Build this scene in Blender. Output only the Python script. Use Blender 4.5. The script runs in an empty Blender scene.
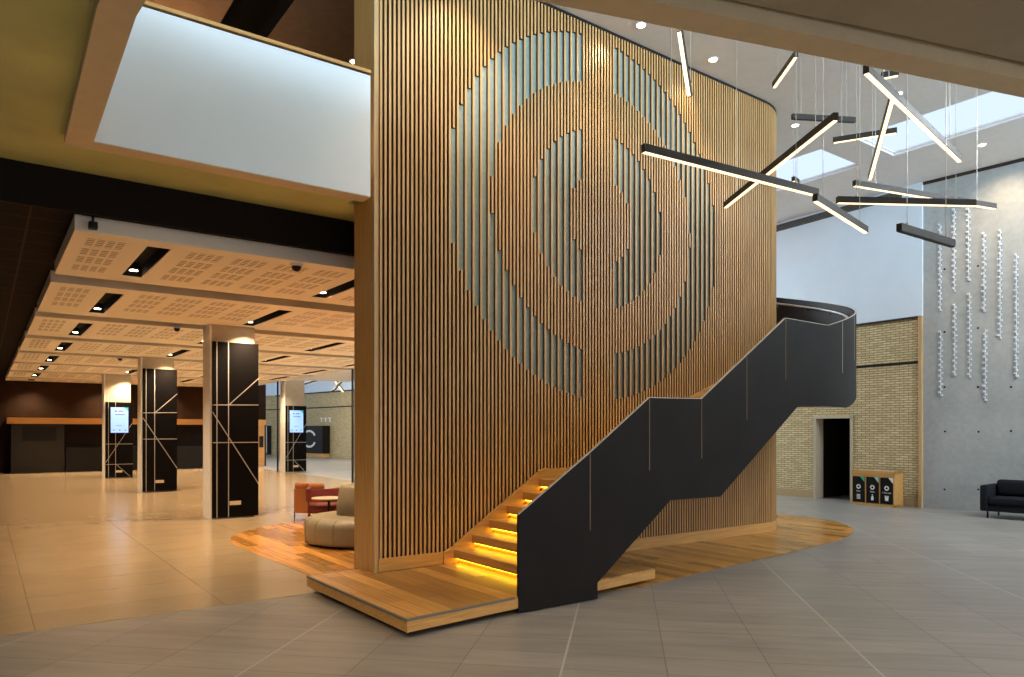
import bpy, bmesh, math, random
from mathutils import Vector, Matrix
random.seed(7)
sc = bpy.context.scene
C = sc.collection
PI = math.pi
ANG = math.radians(36.2)
P0 = Vector((-1.529, 8.14, 0))
VX = Vector((math.cos(ANG), math.sin(ANG), 0)); UX = Vector((-math.sin(ANG), math.cos(ANG), 0))
CEIL = 7.43
def H(t, u, z=0): return P0 + VX*t + UX*u + Vector((0, 0, z))
def PZ(px, py, z):
    Y = (z-1.75)*724/(431-py); return Vector(((px-512)/724*Y, Y, z))

# ------------------------------------------------------------------ materials
def lin(c): return tuple((x/12.92 if x <= .04045 else ((x+.055)/1.055)**2.4) for x in c)
def hexc(r, g, b): return lin((r/255, g/255, b/255))
def newmat(name):
    m = bpy.data.materials.new(name); m.use_nodes = True
    nt = m.node_tree; b = nt.nodes['Principled BSDF']; return m, nt, b
def N(nt, t, **k):
    n = nt.nodes.new(t)
    for a, v in k.items(): setattr(n, a, v)
    return n
def coords(nt, scale=(1, 1, 1), rot=(0, 0, 0), loc=(0, 0, 0)):
    tc = N(nt, 'ShaderNodeTexCoord'); mp = N(nt, 'ShaderNodeMapping')
    mp.inputs['Scale'].default_value = scale; mp.inputs['Rotation'].default_value = rot; mp.inputs['Location'].default_value = loc
    nt.links.new(tc.outputs['Object'], mp.inputs['Vector']); return mp.outputs['Vector']
def mixc(nt, fac, a, b, mode='MIX'):
    n = N(nt, 'ShaderNodeMix', data_type='RGBA', blend_type=mode)
    for i, v in ((0, fac), (6, a), (7, b)):
        if hasattr(v, 'is_linked'): nt.links.new(v, n.inputs[i])
        elif isinstance(v, (int, float)): n.inputs[i].default_value = v
        else: n.inputs[i].default_value = (*v, 1)
    return n.outputs[2]
def ramp(nt, src, stops):
    r = N(nt, 'ShaderNodeValToRGB'); nt.links.new(src, r.inputs[0])
    e = r.color_ramp.elements
    while len(e) < len(stops): e.new(.5)
    for q, (p, c) in zip(e, stops): q.position = p; q.color = (*c, 1) if len(c) == 3 else c
    return r.outputs[0]
def bump(nt, b, h, s=.2, d=.01):
    n = N(nt, 'ShaderNodeBump'); n.inputs['Strength'].default_value = s; n.inputs['Distance'].default_value = d
    nt.links.new(h, n.inputs['Height']); nt.links.new(n.outputs[0], b.inputs['Normal'])
def math_(nt, op, a, b=None, c=None):
    n = N(nt, 'ShaderNodeMath', operation=op)
    for i, v in enumerate((a, b, c)):
        if v is None: continue
        if hasattr(v, 'is_linked'): nt.links.new(v, n.inputs[i])
        else: n.inputs[i].default_value = v
    return n.outputs[0]
def plain(name, col, rough=.5, metal=0, spec=.5, noise=.0, nscale=8, bmp=0):
    m, nt, b = newmat(name)
    b.inputs['Roughness'].default_value = rough; b.inputs['Metallic'].default_value = metal
    b.inputs['Specular IOR Level'].default_value = spec
    nz = N(nt, 'ShaderNodeTexNoise'); nz.inputs['Scale'].default_value = nscale; nz.inputs['Detail'].default_value = 5
    nt.links.new(coords(nt), nz.inputs['Vector'])
    k = noise if noise else .04
    lo = tuple(max(0, x*(1-k)) for x in col); hi = tuple(min(1, x*(1+k)) for x in col)
    nt.links.new(ramp(nt, nz.outputs[0], [(.3, lo), (.7, hi)]), b.inputs['Base Color'])
    if bmp: bump(nt, b, nz.outputs[0], bmp)
    return m
def emit(name, col, s):
    m, nt, b = newmat(name)
    b.inputs['Base Color'].default_value = (*col, 1)
    b.inputs['Emission Color'].default_value = (*col, 1); b.inputs['Emission Strength'].default_value = s
    return m
def wood(name, c1, c2, rough=.4, axis=2, scale=1.0, plank=None, coat=0):
    m, nt, b = newmat(name)
    s = [30*scale, 30*scale, 30*scale]; s[axis] = 1.6*scale
    nz = N(nt, 'ShaderNodeTexNoise'); nz.inputs['Scale'].default_value = 1; nz.inputs['Detail'].default_value = 6; nz.inputs['Distortion'].default_value = .6
    nt.links.new(coords(nt, tuple(s)), nz.inputs['Vector'])
    col = ramp(nt, nz.outputs[0], [(.3, c1), (.68, c2)])
    if plank:                                             # plank = (width, length): boards run along local y
        br = N(nt, 'ShaderNodeTexBrick'); br.offset = .37; br.inputs['Scale'].default_value = 1
        br.inputs['Brick Width'].default_value = plank[1]; br.inputs['Row Height'].default_value = plank[0]
        br.inputs['Mortar Size'].default_value = .0025; br.inputs['Mortar Smooth'].default_value = 0; br.inputs['Bias'].default_value = 0
        br.inputs['Color1'].default_value = (.52, .50, .47, 1); br.inputs['Color2'].default_value = (1.25, 1.2, 1.15, 1); br.inputs['Mortar'].default_value = (.25, .2, .16, 1)
        nt.links.new(coords(nt, rot=(0, 0, PI/2)), br.inputs['Vector'])
        col = mixc(nt, 1.0, col, br.outputs['Color'], 'MULTIPLY')
    nt.links.new(col, b.inputs['Base Color'])
    b.inputs['Roughness'].default_value = rough
    if coat: b.inputs['Coat Weight'].default_value = coat; b.inputs['Coat Roughness'].default_value = .15
    bump(nt, b, nz.outputs[0], .08)
    return m
M = {}
M['oak_slat'] = wood('oak_slat', (.45, .25, .085), (.64, .385, .155), .42, 2)
M['oak'] = wood('oak_trim', (.48, .24, .065), (.64, .36, .11), .4, 0)
M['oak_v'] = wood('oak_vertical', (.45, .29, .13), (.60, .41, .20), .4, 2)
M['oak_side'] = wood('oak_end_board', (.50, .28, .09), (.64, .38, .13), .45, 2)
M['oak_deck'] = wood('oak_decking', (.44, .21, .055), (.64, .35, .11), .33, 1, plank=(.19, 1.4))
M['oak_floor'] = wood('timber_flooring', (.42, .18, .035), (.66, .34, .085), .26, 1, plank=(.17, 1.1), coat=.12)
M['oak_tread'] = wood('oak_tread', (.44, .22, .06), (.60, .34, .11), .38, 1)
M['slat_shade'] = wood('shade_toned_slat_side', (.075, .036, .015), (.12, .06, .026), .6, 2)  # slat sides; the shade between slats is put into this colour
M['slat_back'] = plain('dark_backing_board', (.035, .018, .010), .7)
M['teal'] = plain('grey_teal_felt_strip', (.26, .32, .28), .65, noise=.1, nscale=20)
M['steel'] = plain('blackened_steel_sheet', (.0115, .0095, .0095), .45, 0, .15, noise=.22, nscale=1.7)
M['steel_in'] = plain('dark_inner_cladding', (.02, .014, .012), .6)
M['black'] = plain('matt_black_metal', (.010, .009, .008), .55, spec=.25)
M['clad'] = plain('black_cladding_board', (.004, .003, .003), .6, spec=.08)
M['gunmetal'] = plain('bronze_anodised_housing', (.032, .025, .019), .5, 0, .3)
M['white_wall'] = plain('white_plaster', (.72, .83, .92), .7, noise=.02, nscale=2)
M['parapet'] = plain('white_parapet_plaster', (.80, .85, .88), .6, noise=.015, nscale=1)
M['ceil_grey'] = plain('off_white_ceiling', (.78, .765, .74), .8, noise=.03)
M['ceil_brown'] = plain('upper_ceiling_brown', (.38, .24, .14), .8, noise=.1)
M['soffit'] = plain('raw_concrete_soffit', (.38, .32, .22), .8, noise=.14, nscale=1.3)
M['soffit_yellow_lit'] = plain('soffit_with_yellow_light', (.54, .54, .22), .8, noise=.16, nscale=1.3)  # same soffit, with the hall side's yellow light put into its colour
M['rim'] = plain('beige_painted_rim', (.66, .53, .33), .7, noise=.04)
M['dark_wall'] = plain('dark_brown_wall', (.018, .009, .005), .7, spec=.1, noise=.2, nscale=2)
M['bulkhead'] = plain('black_bulkhead', (.012, .008, .006), .8, spec=.15)
M['grey_panel'] = plain('charcoal_panel', (.022, .018, .015), .6, spec=.2)
M['orange_strip'] = wood('orange_oak_header', (.55, .27, .06), (.70, .36, .10), .45, 0)
M['sofa'] = plain('charcoal_upholstery', (.014, .015, .018), .9, spec=.12, noise=.2, nscale=60, bmp=.1)
M['pouf'] = plain('beige_leather', (.25, .205, .135), .5, noise=.06, nscale=14)
M['orange_fab'] = plain('burnt_orange_upholstery', (.36, .13, .035), .75, noise=.1, nscale=40)
M['maroon_fab'] = plain('maroon_upholstery', (.15, .018, .015), .75, noise=.12, nscale=40)
M['tabletop'] = plain('pale_laminate', (.55, .47, .36), .35)
M['pale_metal'] = plain('pale_metal_edge', (.62, .58, .52), .35, .6)
M['joint_leak'] = plain('joint_leak_light', (.28, .19, .09), .4)  # light leaking through the panel joints, put into a strip colour
M['skirt'] = plain('tan_skirting', (.42, .30, .15), .5)
M['white'] = plain('white_paint', (.8, .8, .78), .5)
M['bead'] = plain('white_ceramic', (.66, .70, .74), .3)
M['label'] = plain('brushed_label_plate', (.75, .62, .42), .4)
M['line'] = plain('pale_inlay', (.50, .47, .42), .5)
M['led'] = emit('led_diffuser', (1, .74, .44), 2.1)
M['led_stair'] = emit('stair_led', (1, .66, .03), 13)
M['lamp'] = emit('downlight_lens', (1, .80, .52), 25)
M['screen'] = emit('lit_screen', (.30, .52, .95), .85)
M['screen_ink'] = emit('screen_ink', (.10, .19, .34), .6)
M['teal_ink'] = emit('teal_corner', (.02, .42, .42), .8)
M['green'] = plain('green_corner', (.05, .45, .28), .5)
M['cyan'] = plain('pale_blue_corner', (.35, .62, .66), .5)
M['door_dark'] = plain('dark_door', (.008, .007, .006), .45, spec=.2)
M['glass'] = plain('x', (.5, .5, .5))
m, nt, b = newmat('clear_glass'); b.inputs['Transmission Weight'].default_value = 1; b.inputs['Roughness'].default_value = 0; b.inputs['IOR'].default_value = 1.45; b.inputs['Base Color'].default_value = (.97, .99, 1, 1); M['glass'] = m

# concrete wall
m, nt, b = newmat('cast_concrete'); v = coords(nt)
n1 = N(nt, 'ShaderNodeTexNoise'); n1.inputs['Scale'].default_value = .7; n1.inputs['Detail'].default_value = 8; n1.inputs['Roughness'].default_value = .62; nt.links.new(v, n1.inputs[0])
n2 = N(nt, 'ShaderNodeTexNoise'); n2.inputs['Scale'].default_value = 9; n2.inputs['Detail'].default_value = 4; nt.links.new(v, n2.inputs[0])
c1 = ramp(nt, n1.outputs[0], [(.25, (.30, .32, .315)), (.5, (.38, .40, .39)), (.75, (.46, .47, .455))])
c2 = ramp(nt, n2.outputs[0], [(.3, (.9, .9, .9)), (.7, (1.05, 1.05, 1.05))])
nt.links.new(mixc(nt, 1, c1, c2, 'MULTIPLY'), b.inputs['Base Color']); b.inputs['Roughness'].default_value = .55; bump(nt, b, n2.outputs[0], .08); M['concrete'] = m
M['pillar'] = plain('pale_concrete', (.50, .44, .34), .6, noise=.08, nscale=5)

# brick
m, nt, b = newmat('buff_brick'); v = coords(nt, rot=(PI/2, 0, 0))
tc = N(nt, 'ShaderNodeTexCoord'); sx = N(nt, 'ShaderNodeSeparateXYZ'); nt.links.new(tc.outputs['Object'], sx.inputs[0])
cb = N(nt, 'ShaderNodeCombineXYZ'); nt.links.new(sx.outputs[0], cb.inputs[0]); nt.links.new(sx.outputs[2], cb.inputs[1])
br = N(nt, 'ShaderNodeTexBrick'); br.inputs['Scale'].default_value = 1; br.inputs['Brick Width'].default_value = .21; br.inputs['Row Height'].default_value = .056
br.inputs['Mortar Size'].default_value = .0085; br.inputs['Mortar Smooth'].default_value = .1; br.inputs['Bias'].default_value = 0
br.inputs['Color1'].default_value = (.50, .40, .20, 1); br.inputs['Color2'].default_value = (.70, .58, .33, 1); br.inputs['Mortar'].default_value = (.23, .16, .08, 1)
nt.links.new(cb.outputs[0], br.inputs[0])
nt.links.new(br.outputs[0], b.inputs['Base Color']); b.inputs['Roughness'].default_value = .8; bump(nt, b, br.outputs[1], -.4, .01); M['brick'] = m

# floor tiles: width/length in local axes, continuous joints, streaks
def tile_floor(name, w, h, c1, c2, joint, rough, streak=.12, white=None, sc_=(1.1, 7, 1)):
    m, nt, b = newmat(name); v = coords(nt)
    br = N(nt, 'ShaderNodeTexBrick'); br.offset = 0; br.inputs['Scale'].default_value = 1
    br.inputs['Brick Width'].default_value = w; br.inputs['Row Height'].default_value = h
    br.inputs['Mortar Size'].default_value = .004; br.inputs['Mortar Smooth'].default_value = 0; br.inputs['Bias'].default_value = 0
    br.inputs['Color1'].default_value = (*c1, 1); br.inputs['Color2'].default_value = (*c2, 1); br.inputs['Mortar'].default_value = (*joint, 1)
    nt.links.new(v, br.inputs[0])
    nz = N(nt, 'ShaderNodeTexNoise'); nz.inputs['Scale'].default_value = 1; nz.inputs['Detail'].default_value = 7; nz.inputs['Roughness'].default_value = .6
    nt.links.new(coords(nt, sc_), nz.inputs[0])
    mr = N(nt, 'ShaderNodeMapRange'); mr.inputs[1].default_value = .2; mr.inputs[2].default_value = .8; mr.inputs[3].default_value = 1-streak*1.5; mr.inputs[4].default_value = 1+streak*1.5
    nt.links.new(nz.outputs[0], mr.inputs[0])
    vm = N(nt, 'ShaderNodeVectorMath', operation='SCALE'); nt.links.new(br.outputs[0], vm.inputs[0]); nt.links.new(mr.outputs[0], vm.inputs['Scale'])
    col = vm.outputs[0]
    if white:
        sx = N(nt, 'ShaderNodeSeparateXYZ'); nt.links.new(v, sx.inputs[0])
        f = math_(nt, 'ABSOLUTE', math_(nt, 'SUBTRACT', math_(nt, 'FRACT', math_(nt, 'ADD', math_(nt, 'DIVIDE', sx.outputs[0], white), .5)), .5))
        k = math_(nt, 'LESS_THAN', f, .008/white)
        col = mixc(nt, k, col, (.42, .40, .37))
    nt.links.new(col, b.inputs['Base Color'])
    b.inputs['Roughness'].default_value = rough
    return m
M['tile_grey'] = tile_floor('grey_stone_tile', .761, .38, (.245, .225, .20), (.29, .265, .235), (.12, .11, .105), .34, .16, 2.283)
M['tile_tan'] = tile_floor('sand_stone_tile', 1.6, .8, (.36, .265, .16), (.39, .29, .175), (.22, .16, .10), .20, .06, None, (2.0, 2.0, 1))

# dark tiled ceiling grid
m, nt, b = newmat('dark_grid_ceiling')
br = N(nt, 'ShaderNodeTexBrick'); br.offset = 0; br.inputs['Scale'].default_value = 1; br.inputs['Brick Width'].default_value = 1.2; br.inputs['Row Height'].default_value = .6
br.inputs['Mortar Size'].default_value = .012; br.inputs['Mortar Smooth'].default_value = 0
br.inputs['Color1'].default_value = (.006, .003, .002, 1); br.inputs['Color2'].default_value = (.008, .004, .003, 1); br.inputs['Mortar'].default_value = (.04, .025, .015, 1)
nt.links.new(coords(nt, loc=(3.17, 0, 0)), br.inputs[0]); nt.links.new(br.outputs[0], b.inputs['Base Color']); b.inputs['Roughness'].default_value = .8; b.inputs['Specular IOR Level'].default_value = .08; M['dark_ceiling'] = m

# perforated raft
m, nt, b = newmat('perforated_acoustic_board'); tc = N(nt, 'ShaderNodeTexCoord'); sx = N(nt, 'ShaderNodeSeparateXYZ'); nt.links.new(tc.outputs['Object'], sx.inputs[0])
X, Yc = sx.outputs[0], sx.outputs[1]
def rng(x, lo, hi): return math_(nt, 'MULTIPLY', math_(nt, 'GREATER_THAN', x, lo), math_(nt, 'LESS_THAN', x, hi))
k = math_(nt, 'DIVIDE', math_(nt, 'SUBTRACT', X, .15), .53); fk = math_(nt, 'MULTIPLY', math_(nt, 'FRACT', k), .53)
inb = math_(nt, 'LESS_THAN', fk, .39)
colm = math_(nt, 'LESS_THAN', math_(nt, 'FRACT', math_(nt, 'DIVIDE', fk, .1)), .72)
five = math_(nt, 'FLOORED_MODULO', math_(nt, 'FLOOR', k), 5)
notslot = math_(nt, 'SUBTRACT', 1, rng(five, .5, 1.5))
yb = math_(nt, 'DIVIDE', math_(nt, 'SUBTRACT', Yc, .3), .5)
rowm = math_(nt, 'LESS_THAN', math_(nt, 'FRACT', yb), .74)
iny = rng(Yc, .3, 2.3)
fine = math_(nt, 'LESS_THAN', math_(nt, 'FRACT', math_(nt, 'DIVIDE', Yc, .0925)), .55)
p = inb
for q in (colm, notslot, rowm, iny, fine): p = math_(nt, 'MULTIPLY', p, q)
sn = N(nt, 'ShaderNodeSeparateXYZ'); nt.links.new(tc.outputs['Normal'], sn.inputs[0])
p = math_(nt, 'MULTIPLY', p, math_(nt, 'LESS_THAN', sn.outputs[2], -.5))
nt.links.new(mixc(nt, p, (.90, .80, .64), (.34, .26, .18)), b.inputs['Base Color']); b.inputs['Roughness'].default_value = .7; M['raft'] = m

# ------------------------------------------------------------------ mesh helpers
class MB:
    def __init__(s): s.bm = bmesh.new()
    def box(s, x0, x1, y0, y1, z0, z1):
        v = [s.bm.verts.new((x, y, z)) for x in (x0, x1) for y in (y0, y1) for z in (z0, z1)]
        for f in ((0, 1, 3, 2), (4, 6, 7, 5), (0, 4, 5, 1), (2, 3, 7, 6), (0, 2, 6, 4), (1, 5, 7, 3)): s.bm.faces.new([v[i] for i in f])
        return s
    def prism(s, pts, z0, z1):                                # pts in xy
        a = [s.bm.verts.new((x, y, z0)) for x, y in pts]; b = [s.bm.verts.new((x, y, z1)) for x, y in pts]
        s.bm.faces.new(a); s.bm.faces.new(b[::-1]); n = len(pts)
        for i in range(n): s.bm.faces.new([a[i], b[i], b[(i+1) % n], a[(i+1) % n]])
        return s
    def prism_y(s, pts, y0, y1):                              # pts in xz, extruded along y
        a = [s.bm.verts.new((x, y0, z)) for x, z in pts]; b = [s.bm.verts.new((x, y1, z)) for x, z in pts]
        s.bm.faces.new(a); s.bm.faces.new(b[::-1]); n = len(pts)
        for i in range(n): s.bm.faces.new([a[i], b[i], b[(i+1) % n], a[(i+1) % n]])
        return s
    def loft(s, rings, close=True, cap=True):
        R = [[s.bm.verts.new(p) for p in r] for r in rings]; n = len(R[0])
        for a, b in zip(R, R[1:]):
            for i in range(n if close else n-1): s.bm.faces.new([a[i], a[(i+1) % n], b[(i+1) % n], b[i]])
        if cap: s.bm.faces.new(R[0][::-1]); s.bm.faces.new(R[-1])
        return s
    def lathe(s, prof, cx=0, cy=0, n=32):
        return s.loft([[(cx+r*math.cos(2*PI*i/n), cy+r*math.sin(2*PI*i/n), z) for i in range(n)] for r, z in prof])
    def tube(s, a, b, r, r2=None, n=8):
        a, b = Vector(a), Vector(b); d = (b-a).normalized(); q = d.to_track_quat('Z', 'Y'); r2 = r if r2 is None else r2
        return s.loft([[tuple(p+q @ Vector((rr*math.cos(2*PI*i/n), rr*math.sin(2*PI*i/n), 0))) for i in range(n)] for p, rr in ((a, r), (b, r2))])
    def path(s, pts, r, n=8):
        for a, b in zip(pts, pts[1:]): s.tube(a, b, r, n=n)
        return s
    def build(s, name, mat, parent=None, frame=None, smooth=False, bevel=0, seg=2):
        bmesh.ops.recalc_face_normals(s.bm, faces=s.bm.faces)
        me = bpy.data.meshes.new(name); s.bm.to_mesh(me); s.bm.free(); me.materials.append(mat)
        if smooth:
            for p in me.polygons: p.use_smooth = True
        o = bpy.data.objects.new(name, me); C.objects.link(o)
        if parent: o.parent = parent
        if frame == 'H': o.location = P0; o.rotation_euler = (0, 0, ANG)
        if bevel:
            md = o.modifiers.new('bevel', 'BEVEL'); md.width = bevel; md.segments = seg; md.limit_method = 'ANGLE'; md.angle_limit = .7
            if smooth or bevel > .02:
                for p in me.polygons: p.use_smooth = True
        return o
def tag(o, label, cat, group=None):
    o['label'] = label; o['category'] = cat
    if group: o['group'] = group
    return o
def thing(name, label, cat, loc, rz=0, group=None):
    o = bpy.data.objects.new(name, None); C.objects.link(o); o.empty_display_size = .1
    o.location = loc; o.rotation_euler = (0, 0, rz); return tag(o, label, cat, group)
def struct(o): o['kind'] = 'structure'; return o
def text(s, size, mat, parent, loc, rot, name='lettering', depth=.001):
    cu = bpy.data.curves.new(name, 'FONT'); cu.body = s; cu.size = size; cu.align_x = 'CENTER'; cu.align_y = 'CENTER'; cu.extrude = depth
    t_ = bpy.data.objects.new('t', cu); C.objects.link(t_); bpy.context.view_layer.update()
    me = bpy.data.meshes.new_from_object(t_.evaluated_get(bpy.context.evaluated_depsgraph_get())); bpy.data.objects.remove(t_)
    me.materials.clear(); me.materials.append(mat); o = bpy.data.objects.new(name, me); C.objects.link(o); o.parent = parent; o.location = loc; o.rotation_euler = rot
    return o
def copy_tree(o, parent=None):
    c = o.copy(); C.objects.link(c)
    if parent: c.parent = parent
    for ch in list(o.children): copy_tree(ch, c)
    return c

# ------------------------------------------------------------------ setting: floors
f = MB().box(-30, 32, -14, 66, -.2, 0).build('floor', M['tile_grey'])
a8 = -math.radians(8.8)
f.rotation_euler = (0, 0, a8)
off = Matrix.Rotation(a8, 3, 'Z') @ Vector((-.452, 0, 0)); f.location = off; struct(f)
struct(MB().box(-12, 6.9, .1, 29.3, .0003, .004).build('floor_hall', M['tile_tan'], frame='H')).location.z = 0
tf = [(-2.55, 8.88), (-3.54, 10.15), (-4.40, 11.32), (-4.62, 11.9), (-4.66, 12.4), (-4.55, 13.1), (-4.1, 14.3), (-3.3, 15.6), (-1.8, 17.4), (1.0, 18.3), (4.6, 16.6), (5.1, 15.75), (5.58, 15.2), (5.9, 14.85), (6.11, 14.44), (6.24, 13.95), (6.23, 13.5), (6.12, 13.0), (5.89, 12.5), (5.58, 12.0), (5.22, 11.55), (4.05, 10.45), (2.62, 9.19), (1.49, 8.16), (.1, 7.35), (-.6, 6.95)]
Hi = Matrix.Rotation(-ANG, 3, 'Z')
def toH(x, y): p = Hi @ (Vector((x, y, 0))-P0); return (p.x, p.y)
MBt = MB().prism([toH(*p) for p in tf], .0045, .009).build('floor_timber', M['oak_floor'], frame='H'); struct(MBt)

# roof with skylights
S = [(-9, -4.0), (-3.6, -.06), (.63, 6.0), (8, 14), (16, 23), (26, 34)]  # first opening is added out of view to hold a fill light
s0, s1 = 10.07, 11.62
mb = MB(); zc0, zc1 = CEIL, CEIL+.05
for (a, b_) in ((-16, s0), (s1, 24)): mb.box(a, b_, -20, .0, zc0, zc1) if a > 0 else None
mb.box(-16, s0, -20, .2, zc0, zc1); mb.box(.2, s0, .2, 7.2, zc0, zc1); mb.box(-.0, s0, 7.2, 46, zc0, zc1); mb.box(s1, 26, 0, 46, zc0, zc1)
us = [-20] + [x for s in S for x in s] + [46]
for i in range(0, len(us), 2): mb.box(s0, s1, us[i], us[i+1], zc0, zc1)
struct(mb.build('ceiling', M['ceil_grey'], frame='H'))
mb = MB(); mb.box(-16, -.9, .2, 14, CEIL, CEIL+.3); mb.box(-.25, .03, .2, 14, CEIL-.004, CEIL+.3); mb.box(.03, 4.2, .56, 10.1, CEIL-.004, CEIL+.04); mb.box(-.9, -.25, 5.2, 14, CEIL, CEIL+.3)
struct(mb.build('ceiling_upper_room', M['ceil_brown'], frame='H'))
mb = MB(); mb.box(-.9, -.25, .2, 5.2, CEIL+.25, CEIL+.3); mb.box(-.9, -.88, .2, 5.2, CEIL-.0, CEIL+.25); mb.box(-.27, -.25, .2, 5.2, CEIL, CEIL+.25)
struct(mb.build('trim_ceiling_slot', M['black'], frame='H'))
for i, (a, b_) in enumerate(S):
    fr = MB(); 
    fr.box(s0, s0+.03, a, b_, CEIL+.05, CEIL+.08); fr.box(s1-.03, s1, a, b_, CEIL+.05, CEIL+.08); fr.box(s0, s1, a, a+.03, CEIL+.05, CEIL+.08); fr.box(s0, s1, b_-.03, b_, CEIL+.05, CEIL+.08)
    w = struct(fr.build('window_%d' % (i+1), M['white'], frame='H'))

# lower slab: soffit, void rim
inner = [(-.115, -.09), (-2.77, -.05), (-2.80, -2.45), (-2.77, -2.80), (-2.60, -3.14), (-2.30, -3.44), (-1.9, -3.68), (-1.45, -3.87), (-.93, -4.04), (-.19, -4.28), (1.4, -4.80), (2.94, -5.29), (6, -6.30), (9, -7.3), (13.7, -8.85)]
def offset(path, d):
    out = []
    for i, p in enumerate(path):
        a = Vector(path[max(0, i-1)]); b_ = Vector(path[min(len(path)-1, i+1)]); p = Vector(p)
        d1 = (p-a).normalized() if i else None; d2 = (b_-p).normalized() if i < len(path)-1 else None
        n1 = Vector((d1.y, -d1.x)) if d1 is not None else None; n2 = Vector((d2.y, -d2.x)) if d2 is not None else None
        if n1 is None: n = n2; k = 1
        elif n2 is None: n = n1; k = 1
        else: n = (n1+n2).normalized(); k = 1/max(.3, n.dot(n1))
        out.append(tuple(p+n*d*k))
    return out
outer = offset(inner, .21)
if outer[0][1] < inner[0][1]: outer = offset(inner, -.21)
def strip_slab(A, B, z0, z1):
    mb = MB()
    for i in range(len(A)-1):
        mb.prism([A[i], A[i+1], B[i+1], B[i]], z0, z1)
    bmesh.ops.remove_doubles(mb.bm, verts=mb.bm.verts, dist=1e-5)
    return mb
rim_lo, sof = 4.33, 4.42
mb = strip_slab(inner, outer, rim_lo, 4.60)
struct(mb.build('trim_void_rim', M['rim'], frame='H'))
SL = MB()
o2 = offset(outer, .05) if offset(outer, .05)[5][0] < outer[5][0] else offset(outer, -.05)
# shadow gap band behind rim then soffit
far = [(o2[0][0], 1.2), (-16, 1.2)] 
mb = strip_slab(outer[9:], o2[9:], sof+.06, 4.70); struct(mb.build('trim_shadow_gap', M['bulkhead'], frame='H'))
L = outer[:9]+[( (outer[9][0]+o2[9][0])/2, (outer[9][1]+o2[9][1])/2)]+o2[10:]
mb = MB()
for i in range(1, len(L)-1):
    a, b_ = L[i], L[i+1]
    if a[0] <= b_[0]+1e-4 and b_[0] > L[1][0]+.03: mb.prism([a, b_, (b_[0], -15), (a[0], -15)], sof, 4.70)
mb.build('x_', M['soffit'], frame='H')
bpy.data.objects['x_'].name = 'ceiling_soffit_near'; struct(bpy.data.objects['ceiling_soffit_near'])
mb = MB()
mb.prism([L[0], L[1], (L[1][0], 1.2), (L[0][0], 1.2)], sof, 4.70); mb.box(-16, L[1][0], L[1][1], 1.2, sof, 4.70); mb.box(L[0][0], .25, .53, 1.2, sof, 4.7)
j = max(i for i in range(len(L)) if L[i][0] <= L[1][0]+.03)
mb.prism([(-16, L[1][1]), L[1]] + [L[i] for i in range(2, j+1)] + [(L[j][0], -15), (-16, -15)], sof, 4.70)
struct(mb.build('ceiling_soffit', M['soffit_yellow_lit'], frame='H'))
# soffit behind the timber wall, over the hall
mb = MB(); mb.box(.25, 6.67, .5, 29.4, 4.03, 4.70); mb.box(-12, .25, 1.2, 29.4, 4.03, 4.70)
struct(mb.build('ceiling_hall', M['dark_ceiling'], frame='H'))
mb = MB(); mb.box(-12, .25, 1.18, 1.22, 4.0, 4.45)
struct(mb.build('trim_bulkhead', M['bulkhead'], frame='H'))
mb = MB(); mb.box(6.67, 6.75, 1.0, 29.4, 3.86, 4.72); struct(mb.build('trim_hall_edge', M['white_wall'], frame='H'))
struct(MB().box(6.76, 9.4, 15.5, 22.4, 3.9, 4.6).build('ceiling_bridge', M['ceil_grey'], frame='H'))
# balcony parapet and its timber capping
par = thing('balcony_parapet', 'smooth white balcony parapet with thin timber capping above the hall entrance', 'balcony', H(-2.77, -.085, 4.33), ANG)
PW = 2.65
pth = [(t+2.77, u+.085) for t, u in [(-.12, -.11), (-2.785, -.065), (-2.815, -2.45), (-2.78, -2.82), (-2.61, -3.16), (-2.30, -3.46), (-1.9, -3.70), (-1.45, -3.89), (-.93, -4.06), (-.19, -4.30), (1.4, -4.82), (2.94, -5.31), (6, -6.32), (9, -7.32), (13.7, -8.87)]]
def ring_strip(i0, i1, z0, z1):
    sgn = 1 if offset(pth, .1)[0][1] > pth[0][1] else -1
    return strip_slab(offset(pth, sgn*i0), offset(pth, sgn*i1), z0, z1)
ring_strip(0, .12, 0.004, 1.335).build('parapet', M['parapet'], par)
ring_strip(-.02, .14, 1.355, 1.39).build('capping', M['oak'], par)
ring_strip(.02, .10, 1.335, 1.356).build('shadow_gap', M['black'], par)

# walls -------------------------------------------------------------
K = Vector((9.37, 16.54, 0))                       # corner where brick meets concrete
DB = Vector((-.537, .843, 0)).normalized(); DC = Vector((.652, -.758, 0)).normalized()
def wallframe(o, origin, d):                       # local x along d
    o.location = origin; o.rotation_euler = (0, 0, math.atan2(d.y, d.x)); return o
# concrete wall: local x along DC, room is on the local -y side (to camera) -> thickness to +y
cw = struct(wallframe(MB().box(0.02, 24, 0, .3, 0, CEIL+.1).build('wall_right', M['concrete']), K, DC))
holes = [(811, 85+ 0, 9), ]
mb = MB()
for (px, py) in ((944.6, 269.2), (978, 269.0-3), (945, 431.5), (978.6, 431.8), (944.6, 489.5), (978.3, 489.5), (944.6, 332), (978, 328), (944.6, 387), (978, 387), (1011, 431), (1011, 387)):
    r = (px-512)/724; s = (r*K.y-K.x)/(DC.x-r*DC.y); Y = K.y+s*DC.y; z = 1.75+(431-py)/724*Y
    mb.tube((s, -.004, z), (s, .02, z), .022, n=12)
wallframe(mb.build('tie_holes', M['black']), K, DC)
o = bpy.data.objects['tie_holes']; o.parent = cw; o.location = (0, 0, 0); o.rotation_euler = (0, 0, 0)
struct(wallframe(MB().box(0.02, 24, -.02, 0, CEIL-.07, CEIL).build('trim_concrete_head', M['gunmetal']), K, DC))
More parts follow.
